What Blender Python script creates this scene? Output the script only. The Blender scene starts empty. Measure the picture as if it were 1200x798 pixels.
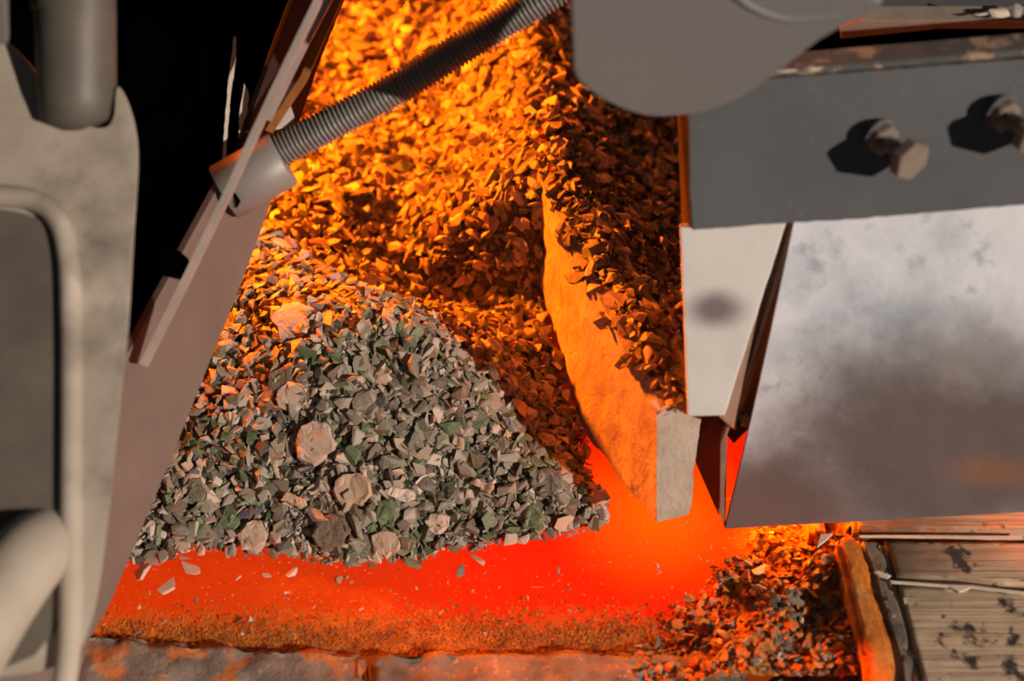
import bpy, bmesh, math, random
import numpy as np
from mathutils import Vector, Matrix, noise
random.seed(7); rng = np.random.default_rng(7)
scn = bpy.context.scene; COL = scn.collection

# ------------------------------------------------------------------ camera, light, exposure
CAM = Vector((0, -1.5, 1.5)); FPX = 2000.0
cd = bpy.data.cameras.new('camera'); cam = bpy.data.objects.new('camera', cd); COL.objects.link(cam)
cam.location = CAM; cam.rotation_euler = (math.radians(45), 0, 0)
cd.sensor_width = 36; cd.lens = FPX/1200*36; cd.clip_start = .05
cd.dof.use_dof = True; cd.dof.focus_distance = 1.95; cd.dof.aperture_fstop = 2.5
scn.camera = cam
scn.view_settings.view_transform = 'Standard'; scn.view_settings.look = 'None'
scn.view_settings.gamma = 1; scn.view_settings.use_curve_mapping = False
scn.view_settings.exposure = 0
w = bpy.data.worlds.new('world'); scn.world = w; w.use_nodes = True
w.node_tree.nodes['Background'].inputs[0].default_value = (.75, .85, 1, 1)
w.node_tree.nodes['Background'].inputs[1].default_value = .05

def lamp(name, kind, loc, energy, color, aim=None, **kw):
    l = bpy.data.lights.new(name, kind); l.energy = energy; l.color = color
    for k, v in kw.items(): setattr(l, k, v)
    o = bpy.data.objects.new(name, l); COL.objects.link(o); o.location = loc
    if aim is not None: o.rotation_euler = (Vector(aim)-Vector(loc)).to_track_quat('-Z', 'Y').to_euler()
    return o
SUN_TO = Vector((.71, -.573, .389)).normalized()          # towards the sun
lamp('sun', 'SUN', (1.5, -1.5, 2), 3.9, (1, .875, .76), aim=Vector((1.5, -1.5, 2))-SUN_TO, angle=math.radians(.7))
# glow of the furnace fire falling on the charge from the furnace mouth at the back left
lamp('furnace_glow', 'SPOT', (-.83, .63, .55), 450, (1, .155, .002), aim=(.03, .18, .02), spot_size=math.radians(60), spot_blend=.35, shadow_soft_size=.07)
lamp('furnace_glow_crown', 'AREA', (-.30, 1.2, 1.0), 3, (1, .165, .002), aim=(-.1, .1, .0), size=.5, spread=math.radians(80))

lamp('melt_fill', 'AREA', (.30, -.25, .06), 1.2, (1, .17, .003), aim=(.42, -.46, .0), size=.08, spread=math.radians(140))  # added lamp, strengthens the melt's orange glow on brick and rubble

# ------------------------------------------------------------------ projection helpers
R = Vector((1, 0, 0)); U = Vector((0, math.sqrt(.5), math.sqrt(.5))); F = Vector((0, math.sqrt(.5), -math.sqrt(.5)))
def ray(px, py): return F + R*((px-600)/FPX) - U*((py-399)/FPX)
def W(px, py, dep): return CAM + ray(px, py)*dep
def G(px, py, z=0.):
    r = ray(px, py); return CAM + r*((z-CAM.z)/r.z)
def plane_of(p3):
    a, b, c = [W(*p) for p in p3]; n = (b-a).cross(c-a).normalized()
    if n.dot(CAM-a) < 0: n = -n
    return a, n
def onplane(px, py, pl):
    a, n = pl; r = ray(px, py); return CAM + r*((a-CAM).dot(n)/r.dot(n))

# ------------------------------------------------------------------ materials
def mat(name, build):
    m = bpy.data.materials.new(name); m.use_nodes = True
    nt = m.node_tree; b = nt.nodes['Principled BSDF']; build(nt, b); return m
def N(nt, t, **kw):
    n = nt.nodes.new(t)
    for k, v in kw.items():
        if k in n.inputs: n.inputs[k].default_value = v
        else: setattr(n, k, v)
    return n
def noise_tex(nt, scale, detail=4, rough=.55, vec=None, sc=None):
    n = N(nt, 'ShaderNodeTexNoise'); n.inputs['Scale'].default_value = scale; n.inputs['Detail'].default_value = detail; n.inputs['Roughness'].default_value = rough
    if vec is None:
        g = N(nt, 'ShaderNodeTexCoord'); vec = g.outputs['Object']
    if sc:
        mp = N(nt, 'ShaderNodeMapping'); mp.inputs['Scale'].default_value = sc; nt.links.new(vec, mp.inputs[0]); vec = mp.outputs[0]
    nt.links.new(vec, n.inputs['Vector']); return n
def ramp(nt, src, stops):
    r = N(nt, 'ShaderNodeValToRGB'); e = r.color_ramp.elements
    while len(e) < len(stops): e.new(.5)
    for q, (p, c) in zip(e, stops): q.position = p; q.color = (*c, 1) if len(c) == 3 else c
    nt.links.new(src, r.inputs[0]); return r
def bump(nt, b, src, strength, dist=.002):
    u = N(nt, 'ShaderNodeBump'); u.inputs['Strength'].default_value = strength; u.inputs['Distance'].default_value = dist
    nt.links.new(src, u.inputs['Height']); nt.links.new(u.outputs[0], b.inputs['Normal'])
def mix(nt, fac, a, c):
    m = N(nt, 'ShaderNodeMix', data_type='RGBA')
    for s, v in ((0, fac), (6, a), (7, c)):
        if hasattr(v, 'links') or isinstance(v, bpy.types.NodeSocket): nt.links.new(v, m.inputs[s])
        else: m.inputs[s].default_value = v if s == 0 else (*v, 1)
    return m.outputs[2]
def blob(nt, center, radius, edge=.5, scale=(1, 1, 1), wob=.0, wscale=12):
    """0..1 patch around a world-space point (objects here keep their origin at the world's)"""
    g = N(nt, 'ShaderNodeTexCoord'); s = N(nt, 'ShaderNodeVectorMath', operation='SUBTRACT'); s.inputs[1].default_value = center
    nt.links.new(g.outputs['Object'], s.inputs[0])
    m = N(nt, 'ShaderNodeVectorMath', operation='MULTIPLY'); m.inputs[1].default_value = scale; nt.links.new(s.outputs[0], m.inputs[0])
    l = N(nt, 'ShaderNodeVectorMath', operation='LENGTH'); nt.links.new(m.outputs[0], l.inputs[0])
    v = l.outputs['Value']
    if wob:
        n = noise_tex(nt, wscale, 5, .6); a = N(nt, 'ShaderNodeMath', operation='MULTIPLY_ADD'); nt.links.new(n.outputs[0], a.inputs[0]); a.inputs[1].default_value = wob; nt.links.new(v, a.inputs[2])
        b = N(nt, 'ShaderNodeMath', operation='SUBTRACT'); nt.links.new(a.outputs[0], b.inputs[0]); b.inputs[1].default_value = wob*.5; v = b.outputs[0]
    r = N(nt, 'ShaderNodeMapRange'); r.interpolation_type = 'SMOOTHSTEP'
    r.inputs['From Min'].default_value = radius; r.inputs['From Max'].default_value = radius*edge; nt.links.new(v, r.inputs[0]); return r.outputs[0]

def metal(name, c1, c2, scale=14, rough=.55, metallic=.0, bs=.15, bscale=160, extra=None, spec=.4):
    def f(nt, b):
        n = noise_tex(nt, scale, 6, .6); r = ramp(nt, n.outputs[0], [(.3, c1), (.7, c2)]); c = r.outputs[0]
        if extra: c = extra(nt, c)
        nt.links.new(c, b.inputs['Base Color'])
        b.inputs['Roughness'].default_value = rough; b.inputs['Metallic'].default_value = metallic
        b.inputs['Specular IOR Level'].default_value = spec
        n2 = noise_tex(nt, bscale, 4, .6); bump(nt, b, n2.outputs[0], bs, .0015)
    return mat(name, f)

def specks(nt, c, col, scale=90, thr=.7):
    v = noise_tex(nt, scale, 3, .5); r = ramp(nt, v.outputs[0], [(thr, (0, 0, 0)), (thr+.03, (1, 1, 1))]); return mix(nt, r.outputs[0], c, col)

def shard_mat(name, cols, dusty=.55, spec=.5):
    def f(nt, b):
        g = N(nt, 'ShaderNodeNewGeometry'); oi = N(nt, 'ShaderNodeObjectInfo')
        a = N(nt, 'ShaderNodeMath', operation='ADD'); nt.links.new(g.outputs['Random Per Island'], a.inputs[0]); nt.links.new(oi.outputs['Random'], a.inputs[1])
        fr = N(nt, 'ShaderNodeMath', operation='FRACT'); nt.links.new(a.outputs[0], fr.inputs[0])
        r = ramp(nt, fr.outputs[0], [(i/max(1, len(cols)-1), c) for i, c in enumerate(cols)])
        n = noise_tex(nt, 330, 5, .75, vec=g.outputs['Position'])
        rr = ramp(nt, n.outputs[0], [(.38, (.0, .0, .0)), (.62, (1, 1, 1))])
        mm = N(nt, 'ShaderNodeMath', operation='MULTIPLY'); nt.links.new(rr.outputs[0], mm.inputs[0]); mm.inputs[1].default_value = dusty
        c = mix(nt, mm.outputs[0], r.outputs[0], (.42, .345, .25))
        nt.links.new(c, b.inputs['Base Color'])
        b.inputs['Roughness'].default_value = .38; b.inputs['Specular IOR Level'].default_value = spec
        b.inputs['Transmission Weight'].default_value = .22; b.inputs['IOR'].default_value = 1.4
        bump(nt, b, n.outputs[0], .5, .0015)
    return mat(name, f)
SH = [shard_mat('clear_cullet', [(.44, .35, .26), (.32, .26, .19), (.60, .50, .40), (.20, .165, .12)]),
      shard_mat('grey_cullet', [(.11, .095, .075), (.20, .17, .125), (.06, .053, .042), (.30, .26, .20)]),
      shard_mat('green_cullet', [(.08, .16, .05), (.14, .20, .08), (.05, .11, .04), (.17, .19, .09)], .35),
      shard_mat('brown_cullet', [(.16, .10, .05), (.24, .15, .08), (.10, .06, .035)], .4),
      shard_mat('pale_cullet', [(.70, .50, .36), (.62, .38, .24), (.78, .64, .52)], .3),
      shard_mat('violet_cullet', [(.08, .06, .12), (.13, .10, .20)], .3)]

def melt(nt, b):
    hot = Vector(G(775, 600)); 
    t1 = blob(nt, hot, .14, .0, (1, 1, 1), .03, 10)
    t2 = blob(nt, Vector(G(800, 690)), .42, .35, (1, 1, 1), .05, 10)
    base = mix(nt, t2, (.60, .028, .001), (1.0, .010, .000))
    base = mix(nt, t1, base, (1.0, .12, .001))
    em = base
    # cooler crust and dust near the rim
    y = N(nt, 'ShaderNodeTexCoord'); sep = N(nt, 'ShaderNodeSeparateXYZ'); nt.links.new(y.outputs['Object'], sep.inputs[0])
    n = noise_tex(nt, 55, 7, .7); ad = N(nt, 'ShaderNodeMath', operation='MULTIPLY_ADD'); nt.links.new(n.outputs[0], ad.inputs[0]); ad.inputs[1].default_value = -.11; nt.links.new(sep.outputs[1], ad.inputs[2])
    mr = N(nt, 'ShaderNodeMapRange'); mr.inputs['From Min'].default_value = -.46; mr.inputs['From Max'].default_value = -.50; nt.links.new(ad.outputs[0], mr.inputs[0])
    crust = mr.outputs[0]
    em = mix(nt, crust, em, (.22, .028, .001))
    n3 = noise_tex(nt, 210, 3, .5); sp = ramp(nt, n3.outputs[0], [(.66, (0, 0, 0)), (.70, (1, 1, 1))])
    bc = mix(nt, sp.outputs[0], (.06, .006, .001), (.45, .22, .12)); bc = mix(nt, crust, bc, (.35, .13, .02))
    nt.links.new(bc, b.inputs['Base Color']); nt.links.new(em, b.inputs['Emission Color']); b.inputs['Emission Strength'].default_value = 1.05
    b.inputs['Roughness'].default_value = .32; b.inputs['Specular IOR Level'].default_value = .25
    bump(nt, b, n.outputs[0], .5, .004)
M_melt = mat('glowing_molten_glass', melt)

def stone(name, c1, c2, c3, scale=30):
    def f(nt, b):
        n = noise_tex(nt, scale, 8, .65); r = ramp(nt, n.outputs[0], [(.3, c1), (.5, c2), (.72, c3)])
        nt.links.new(r.outputs[0], b.inputs['Base Color']); b.inputs['Roughness'].default_value = .8
        n2 = noise_tex(nt, 90, 8, .7); bump(nt, b, n2.outputs[0], .8, .006)
    return mat(name, f)
def dusted(name, c1, c2, c3, thr):
    m = stone(name, c1, c2, c3, 22); nt = m.node_tree; b = nt.nodes['Principled BSDF']; src = b.inputs['Base Color'].links[0].from_socket
    c = mix(nt, noise_fac(nt, 26, thr, thr+.12), src, (.70, .22, .05)); c = mix(nt, noise_fac(nt, 95, .62, .68), c, (.62, .36, .20)); nt.links.new(c, b.inputs['Base Color']); return m
def noise_fac(nt, sc, a, b_):
    n = noise_tex(nt, sc, 5, .6); return ramp(nt, n.outputs[0], [(a, (0, 0, 0)), (b_, (1, 1, 1))]).outputs[0]
M_curb = dusted('curb_stone', (.13, .10, .075), (.27, .21, .16), (.38, .29, .22), .50)
M_curb2 = dusted('dark_stone', (.07, .06, .05), (.20, .155, .115), (.34, .27, .19), .62)
M_fire = stone('glow_orange_brick', (.50, .13, .01), (.75, .21, .015), (.50, .22, .06), 22)  # the melt's glow on the brick is put into this orange
M_slab = stone('pale_brick', (.28, .23, .17), (.40, .34, .26), (.48, .42, .34), 16)
M_bed = stone('cullet_fines', (.05, .045, .035), (.10, .09, .07), (.16, .14, .10), 60)
M_grit = stone('orange_grit', (.20, .065, .015), (.55, .18, .025), (.72, .27, .05), 40)
M_black = metal('black_void', (.0006, .0005, .0005), (.001, .0008, .0007), rough=.9, spec=.0, bs=0)  # near black, puts the shade of dark interiors into the colour
def cast_x(nt, c):
    c = mix(nt, noise_fac(nt, 7, .55, .75), c, (.12, .10, .08)); return specks(nt, c, (.35, .32, .27), 60, .72)
def noise_fac(nt, sc, a, b_):
    n = noise_tex(nt, sc, 5, .6); return ramp(nt, n.outputs[0], [(a, (0, 0, 0)), (b_, (1, 1, 1))]).outputs[0]
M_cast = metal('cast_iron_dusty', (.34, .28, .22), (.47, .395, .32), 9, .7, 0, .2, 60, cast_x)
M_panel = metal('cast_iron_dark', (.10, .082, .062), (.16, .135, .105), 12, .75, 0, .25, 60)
M_rod = metal('steel_rod', (.085, .073, .058), (.13, .112, .09), 18, .55, .2, .2, 90)
M_chute = metal('chute_steel', (.145, .105, .085), (.19, .135, .11), 9, .55, .15, .12, 200)
M_strip = metal('strip_steel', (.34, .27, .235), (.44, .36, .31), 20, .5, .2, .1, 200)
M_dark = metal('dark_steel', (.012, .006, .004), (.03, .012, .007), 12, .6, .1, .1, 100)
M_rust = metal('orange_scale_steel', (.20, .07, .015), (.34, .12, .02), 25, .6, 0, .2, 100)
M_hose = metal('hose_steel', (.20, .185, .165), (.27, .25, .225), 30, .42, .35, .05, 200)
M_sleeve = metal('sleeve_steel', (.24, .21, .19), (.29, .26, .235), 20, .5, .2, .12, 240)
M_pad = metal('matt_grey_paint', (.185, .18, .175), (.20, .195, .19), 5, .65, 0, .04, 300)
M_beam = metal('dark_grey_paint', (.10, .102, .108), (.13, .132, .136), 10, .55, .1, .2, 220, lambda nt, c: specks(nt, c, (.16, .15, .14), 130, .68))
def ledge_x(nt, c):
    return mix(nt, noise_fac(nt, 40, .53, .60), c, (.42, .30, .20))
M_ledge = metal('worn_ledge', (.10, .098, .095), (.14, .135, .13), 30, .6, 0, .3, 160, ledge_x)
M_bolt = metal('bolt_steel', (.17, .135, .11), (.26, .20, .165), 60, .5, .2, .2, 200)
M_white = None; M_big = None   # set with their plates below
def wood(nt, b):
    n = noise_tex(nt, 10, 6, .65, sc=(.35, 24, 4)); r = ramp(nt, n.outputs[0], [(.28, (.16, .10, .06)), (.42, (.44, .30, .19)), (.60, (.64, .46, .30)), (.75, (.38, .25, .16))]); c = r.outputs[0]
    d = noise_fac(nt, 26, .60, .66); c = mix(nt, d, c, (.035, .027, .02))
    st = blob(nt, Vector(G(1000, 640, .06)), .09, .2, (.5, 1, 1), .05, 20); c = mix(nt, st, c, (.06, .05, .03))
    nt.links.new(c, b.inputs['Base Color']); b.inputs['Roughness'].default_value = .7; bump(nt, b, n.outputs[0], .7, .003)
M_wood = mat('weathered_board', wood)
M_splint = metal('pale_splinter', (.55, .45, .34), (.68, .58, .46), 30, .8)
M_crumb = metal('grey_crumb', (.18, .17, .15), (.36, .33, .29), 120, .8)

# ------------------------------------------------------------------ object helpers
def tag(o, label=None, cat=None, group=None, kind=None):
    if label: o['label'] = label
    if cat: o['category'] = cat
    if group: o['group'] = group
    if kind: o['kind'] = kind
    return o
def link(name, me, mats, parent=None):
    o = bpy.data.objects.new(name, me); COL.objects.link(o)
    for m in (mats if isinstance(mats, (list, tuple)) else [mats]):
        if m.name not in [x.name for x in me.materials if x]: me.materials.append(m)
    if parent: o.parent = parent
    return o
def bm_obj(name, bm, m, parent=None, smooth=False):
    me = bpy.data.meshes.new(name); bmesh.ops.recalc_face_normals(bm, faces=bm.faces)
    if smooth:
        for f in bm.faces: f.smooth = True
    bm.to_mesh(me); bm.free(); return link(name, me, m, parent)
def chaikin(pts, n=2):
    for _ in range(n):
        q = []
        for i, a in enumerate(pts):
            b = pts[(i+1) % len(pts)]; q += [(a[0]*.75+b[0]*.25, a[1]*.75+b[1]*.25), (a[0]*.25+b[0]*.75, a[1]*.25+b[1]*.75)]
        pts = q
    return pts
def rough_edge(pts, step=7, amp=.8):
    q = []
    for i, a in enumerate(pts):
        b = pts[(i+1) % len(pts)]; d = math.dist(a, b); n = max(1, int(d/step))
        for k in range(n):
            t = k/n; j = amp if k else 0
            q.append((a[0]+(b[0]-a[0])*t+random.uniform(-j, j), a[1]+(b[1]-a[1])*t+random.uniform(-j, j)))
    return q
def plate(name, px, p3, thick, m, parent=None, bevel=.003, seg=2, back=None, smooth=False, sub=0, disp=0, dscale=8):
    """a plate whose front outline is given as seen, standing in the plane of three measured points, with real thickness"""
    pl = plane_of(p3); bm = bmesh.new()
    vs = [bm.verts.new(onplane(x, y, pl)) for x, y in px]; f = bm.faces.new(vs); f.normal_update()
    ext = bmesh.ops.extrude_face_region(bm, geom=[f]); vec = (back if back is not None else -pl[1])*thick
    nv = [e for e in ext['geom'] if isinstance(e, bmesh.types.BMVert)]
    bmesh.ops.translate(bm, verts=nv, vec=vec)
    bmesh.ops.recalc_face_normals(bm, faces=bm.faces)
    if bevel:
        es = [e for e in bm.edges if e.is_manifold and e.calc_face_angle(0) > .6]
        bmesh.ops.bevel(bm, geom=es, offset=bevel, segments=seg, profile=.5, affect='EDGES', clamp_overlap=True)
    o = bm_obj(name, bm, m, parent, smooth)
    if smooth:
        for p in o.data.polygons: p.use_smooth = True
    return o
def sheet(name, rows, thick, m, parent=None, n=(40, 40), amp=0., sc=10., bulge=None):
    """a four cornered plate (tl, tr, br, bl as px, py, depth) as a fine grid with thickness, so it can bend and be rough"""
    a, b, c, d = [W(*p) for p in rows]; nrm = (b-a).cross(d-a).normalized()
    if nrm.dot(CAM-a) < 0: nrm = -nrm
    V = []; Fc = []; nx, ny = n
    for s in (0, 1):
        for j in range(ny+1):
            for i in range(nx+1):
                u, v = i/nx, j/ny; p = a*(1-u)*(1-v)+b*u*(1-v)+c*u*v+d*(1-u)*v
                h = (bulge(u, v) if bulge else 0)
                if s == 0: h += amp*noise.fractal(p*sc, 1, 2, 4)
                V.append(p+nrm*(h-s*thick))
    K = (nx+1)*(ny+1); q = lambda s, i, j: s*K+j*(nx+1)+i
    for j in range(ny):
        for i in range(nx):
            Fc += [(q(0, i, j), q(0, i, j+1), q(0, i+1, j+1), q(0, i+1, j)), (q(1, i, j), q(1, i+1, j), q(1, i+1, j+1), q(1, i, j+1))]
    for i in range(nx): Fc += [(q(0, i, 0), q(0, i+1, 0), q(1, i+1, 0), q(1, i, 0)), (q(0, i+1, ny), q(0, i, ny), q(1, i, ny), q(1, i+1, ny))]
    for j in range(ny): Fc += [(q(0, 0, j+1), q(0, 0, j), q(1, 0, j), q(1, 0, j+1)), (q(0, nx, j), q(0, nx, j+1), q(1, nx, j+1), q(1, nx, j))]
    me = bpy.data.meshes.new(name); me.from_pydata(V, [], Fc); me.update()
    bm = bmesh.new(); bm.from_mesh(me); bmesh.ops.recalc_face_normals(bm, faces=bm.faces); bm.to_mesh(me); bm.free()
    for i, p in enumerate(me.polygons): p.use_smooth = i < 2*nx*ny
    o = link(name, me, m, parent)
    e = o.modifiers.new('es', 'EDGE_SPLIT'); e.split_angle = math.radians(50)
    return o
def tube(name, pts, rad, m, parent=None, seg=24, caps=True):
    """pts world, rad float or list"""
    n = len(pts); rad = rad if isinstance(rad, (list, tuple)) else [rad]*n
    V = []; Fc = []; up = Vector((.13, .2, .97))
    for i, p in enumerate(pts):
        t = (pts[min(i+1, n-1)]-pts[max(i-1, 0)]).normalized(); s = t.cross(up).normalized(); q = s.cross(t)
        for k in range(seg):
            a = 2*math.pi*k/seg; V.append(p+(s*math.cos(a)+q*math.sin(a))*rad[i])
    for i in range(n-1):
        for k in range(seg):
            k2 = (k+1) % seg; Fc.append((i*seg+k, i*seg+k2, (i+1)*seg+k2, (i+1)*seg+k))
    if caps: Fc += [tuple(range(seg))[::-1], tuple((n-1)*seg+k for k in range(seg))]
    me = bpy.data.meshes.new(name); me.from_pydata(V, [], Fc); me.update()
    bm = bmesh.new(); bm.from_mesh(me); bmesh.ops.recalc_face_normals(bm, faces=bm.faces); bm.to_mesh(me); bm.free()
    for p in me.polygons: p.use_smooth = len(p.vertices) == 4
    o = link(name, me, m, parent); e = o.modifiers.new('es', 'EDGE_SPLIT'); e.split_angle = math.radians(60); return o
def spline(P, n):
    """Catmull-Rom through P"""
    P = [P[0]*2-P[1]]+list(P)+[P[-1]*2-P[-2]]; out = []; m = len(P)-3
    for k in range(n+1):
        t = k/n*m; i = min(int(t), m-1); t -= i; a, b, c, d = P[i:i+4]
        out.append(.5*((2*b)+(c-a)*t+(2*a-5*b+4*c-d)*t*t+(3*b-a-3*c+d)*t**3))
    return out
def block(name, corners, z0, z1, m, amp=.004, parent=None, cuts=14, seed=0, sc=25):
    """a rough stone: footprint corners (world xy), displaced"""
    bm = bmesh.new(); vs = [bm.verts.new((x, y, z1)) for x, y in corners]; f = bm.faces.new(vs)
    e = bmesh.ops.extrude_face_region(bm, geom=[f]); bmesh.ops.translate(bm, verts=[v for v in e['geom'] if isinstance(v, bmesh.types.BMVert)], vec=(0, 0, z0-z1))
    bmesh.ops.recalc_face_normals(bm, faces=bm.faces)
    bmesh.ops.bevel(bm, geom=list(bm.edges), offset=.006, segments=2, affect='EDGES')
    bmesh.ops.triangulate(bm, faces=bm.faces)
    for _ in range(6):
        es = [x for x in bm.edges if x.calc_length() > .009]
        if not es: break
        bmesh.ops.subdivide_edges(bm, edges=es, cuts=1); bmesh.ops.triangulate(bm, faces=bm.faces)
    bm.normal_update()
    off = Vector((seed*3.1, seed*1.7, 0))
    for v in bm.verts: v.co += v.normal*amp*noise.fractal((v.co+off)*sc, 1, 2, 5)
    return bm_obj(name, bm, m, parent, True)

# ------------------------------------------------------------------ shard shapes
LIB = []; LIB0 = []
for i in range(40):
    bm = bmesh.new(); n = random.randint(7, 12); fl = random.uniform(.18, .6); el = random.uniform(.45, 1)
    for _ in range(n):
        v = Vector([random.gauss(0, 1) for _ in range(3)]).normalized()*random.uniform(.85, 1.05); v.z *= fl; v.y *= el; bm.verts.new(v)
    bmesh.ops.convex_hull(bm, input=list(bm.verts))
    for v in [v for v in bm.verts if not v.link_faces]: bm.verts.remove(v)
    bm.verts.index_update(); bmesh.ops.triangulate(bm, faces=bm.faces)
    LIB0.append((np.array([v.co[:] for v in bm.verts]), np.array([[v.index for v in f.verts] for f in bm.faces])))
    bmesh.ops.bevel(bm, geom=list(bm.edges), offset=.07, segments=1, affect='EDGES', clamp_overlap=True)
    bmesh.ops.triangulate(bm, faces=bm.faces)
    bm.verts.index_update()
    LIB.append((np.array([v.co[:] for v in bm.verts]), np.array([[v.index for v in f.verts] for f in bm.faces]))); bm.free()
def rot_for(nrm, tilt):
    z = (Vector(nrm)+Vector([random.gauss(0, tilt) for _ in range(3)])).normalized()
    return z.to_track_quat('Z', 'Y').to_matrix() @ Matrix.Rotation(random.uniform(0, 6.283), 3, 'Z')

# ------------------------------------------------------------------ height of the charge
TOE = [G(x, y) for x, y in ((60, 690), (150, 668), (250, 652), (330, 658), (400, 668), (480, 668), (530, 652), (620, 640), (700, 628), (735, 600), (770, 540))]
TX = np.array([p.x for p in TOE]); TY = np.array([p.y for p in TOE])+.010
FOOT = [G(770, 612, .055), G(718, 550, .02), G(668, 475), G(640, 400), G(624, 335, .02), G(622, 280, .05)]       # left foot of the refractory slab
CREST = [G(770, 482, .185), G(742, 430, .187), G(712, 370, .19), G(682, 310, .19), G(652, 250, .19), G(632, 205, .185)]   # its left top edge
RIDGE = CREST[:-1]+[G(632, 205, .185), G(612, 100, .15), G(600, 0, .13), G(585, -120, .13)]
CY = np.array([p.y for p in RIDGE]); CX = np.array([p.x for p in RIDGE]); CZ = np.array([p.z for p in RIDGE])
FY = np.array([p.y for p in FOOT]+[RIDGE[-3].y]); FX = np.array([p.x for p in FOOT]+[RIDGE[-3].x-.03])
def sstep(a, b, x): t = np.clip((x-a)/(b-a), 0, 1); return t*t*(3-2*t)
def smin(a, b, k=.03): h = np.clip(.5+.5*(b-a)/k, 0, 1); return b*(1-h)+a*h-k*h*(1-h)
def gauss(x, y, cx, cy, sx, sy, r=0):
    c, s = math.cos(r), math.sin(r); u = (x-cx)*c+(y-cy)*s; v = -(x-cx)*s+(y-cy)*c; return np.exp(-(u/sx)**2-(v/sy)**2)
def bumps(x, y): return (.010+.007*sstep(.0, .15, y))*np.sin(17*x+3*y+1)*np.sin(15*y-5*x)+.006*np.sin(41*x+1.3)*np.sin(37*y+9*x)
def H(x, y):
    front = (y-np.interp(x, TX, TY))*.78-.002
    dl = np.interp(y, FY, FX)-x                                 # distance to the left of the slab's foot
    side = (dl-.028+.028*sstep(-.20, -.10, y))*.8 + .02*sstep(-.22, -.12, y)+.10*sstep(-.12, .06, y)
    top = .03+.125*gauss(x, y, -.17, -.14, .22, .15, -.35)+.03*gauss(x, y, -.30, .12, .15, .2)-.04*gauss(x, y, -.075, .05, .08, .07)+.05*sstep(.2, .9, y)
    h = smin(smin(front, top), side, .02)
    zr = np.interp(y, CY, CZ)-.75*np.abs(np.interp(y, CY, CX)-x)-.01
    h = np.where(y > .0, -smin(-h, -(zr-.2*(1-sstep(.0, .12, y))), .02), h)
    return h+bumps(x, y)*sstep(0, .05, h)
def H2(x, y):                                                   # the shaded charge to the right of the slab
    d = x-np.interp(y, CY, CX); zc = np.interp(y, CY, CZ)
    return zc+.002+.012*sstep(0, .03, d)-.62*np.maximum(0, d-.03)+bumps(x, y)*.8
def nrm_of(fn, x, y, e=.006):
    return Vector((-(fn(x+e, y)-fn(x-e, y))/(2*e), -(fn(x, y+e)-fn(x, y-e))/(2*e), 1)).normalized()
def pick(x, y):
    r = random.random()
    return 0 if r < .36 else 1 if r < .66 else 2 if r < .80 else 3 if r < .90 else 4 if r < .994 else 5

def heap(name, fn, box, count, keep, zmin, rmin=.0030, rmax=.0165, res=.008):
    x0, x1, y0, y1 = box; V = []; Fc = []; MI = []
    nx, ny = int((x1-x0)/res), int((y1-y0)/res); xs = np.linspace(x0, x1, nx+1); ys = np.linspace(y0, y1, ny+1)
    X, Y = np.meshgrid(xs, ys); Z = fn(X, Y)+rng.normal(0, .0012, X.shape)-.003
    V.append(np.stack([X.ravel(), Y.ravel(), Z.ravel()], 1)); idx = np.arange((nx+1)*(ny+1)).reshape(ny+1, nx+1)
    ok = (keep(X-.012 if zmin < -.1 else X, Y) & (Z > zmin))
    okc = ok[:-1, :-1] & ok[1:, :-1] & ok[:-1, 1:] & ok[1:, 1:]
    a, b, c, d = idx[:-1, :-1][okc], idx[:-1, 1:][okc], idx[1:, 1:][okc], idx[1:, :-1][okc]
    tri = np.concatenate([np.stack([a, b, c], 1), np.stack([a, c, d], 1)]); Fc.append(tri); MI.append(np.full(len(tri), 6)); base = len(V[0])
    n = 0
    while n < count:
        x = random.uniform(x0, x1); y = random.uniform(y0, y1)
        if not keep(np.array(x), np.array(y)): continue
        z = float(fn(x, y))
        if z < zmin-.001: continue
        r = (rmin+(rmax-rmin)*random.random()**3.0)*(1+.25*min(1, max(0, y-.05)*5))
        v, f = LIB0[random.randrange(len(LIB0))]; M = np.array(rot_for(nrm_of(fn, x, y), .55))
        V.append((v*r)@M.T+np.array([x, y, z+random.uniform(-.3, .45)*r])); Fc.append(f+base); base += len(v)
        MI.append(np.full(len(f), pick(x, y))); n += 1
    V = np.concatenate(V); Fc = np.concatenate(Fc); MI = np.concatenate(MI)
    me = bpy.data.meshes.new(name); me.vertices.add(len(V)); me.vertices.foreach_set('co', V.astype(np.float32).ravel())
    me.loops.add(len(Fc)*3); me.loops.foreach_set('vertex_index', Fc.astype(np.int32).ravel())
    me.polygons.add(len(Fc)); me.polygons.foreach_set('loop_start', np.arange(0, len(Fc)*3, 3, dtype=np.int32)); me.polygons.foreach_set('material_index', MI.astype(np.int32))
    me.polygons.foreach_set('use_smooth', np.zeros(len(Fc), dtype=bool)); me.update(calc_edges=True); me.validate()
    o = bpy.data.objects.new(name, me); COL.objects.link(o)
    for m in SH+[M_bed]: me.materials.append(m)
    return o
def left_of_slab(x, y): return (x < np.interp(y, FY, FX)-.004) | ((y > .02) & (x < np.interp(y, CY, CX)+.006))
def right_of_slab(x, y): return x > np.interp(y, CY, CX)-.002+.012*(y < .05)*np.sin(x*0+y*90)
def front_ok(x, y): return y > np.interp(x, TX, TY)-.004

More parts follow.
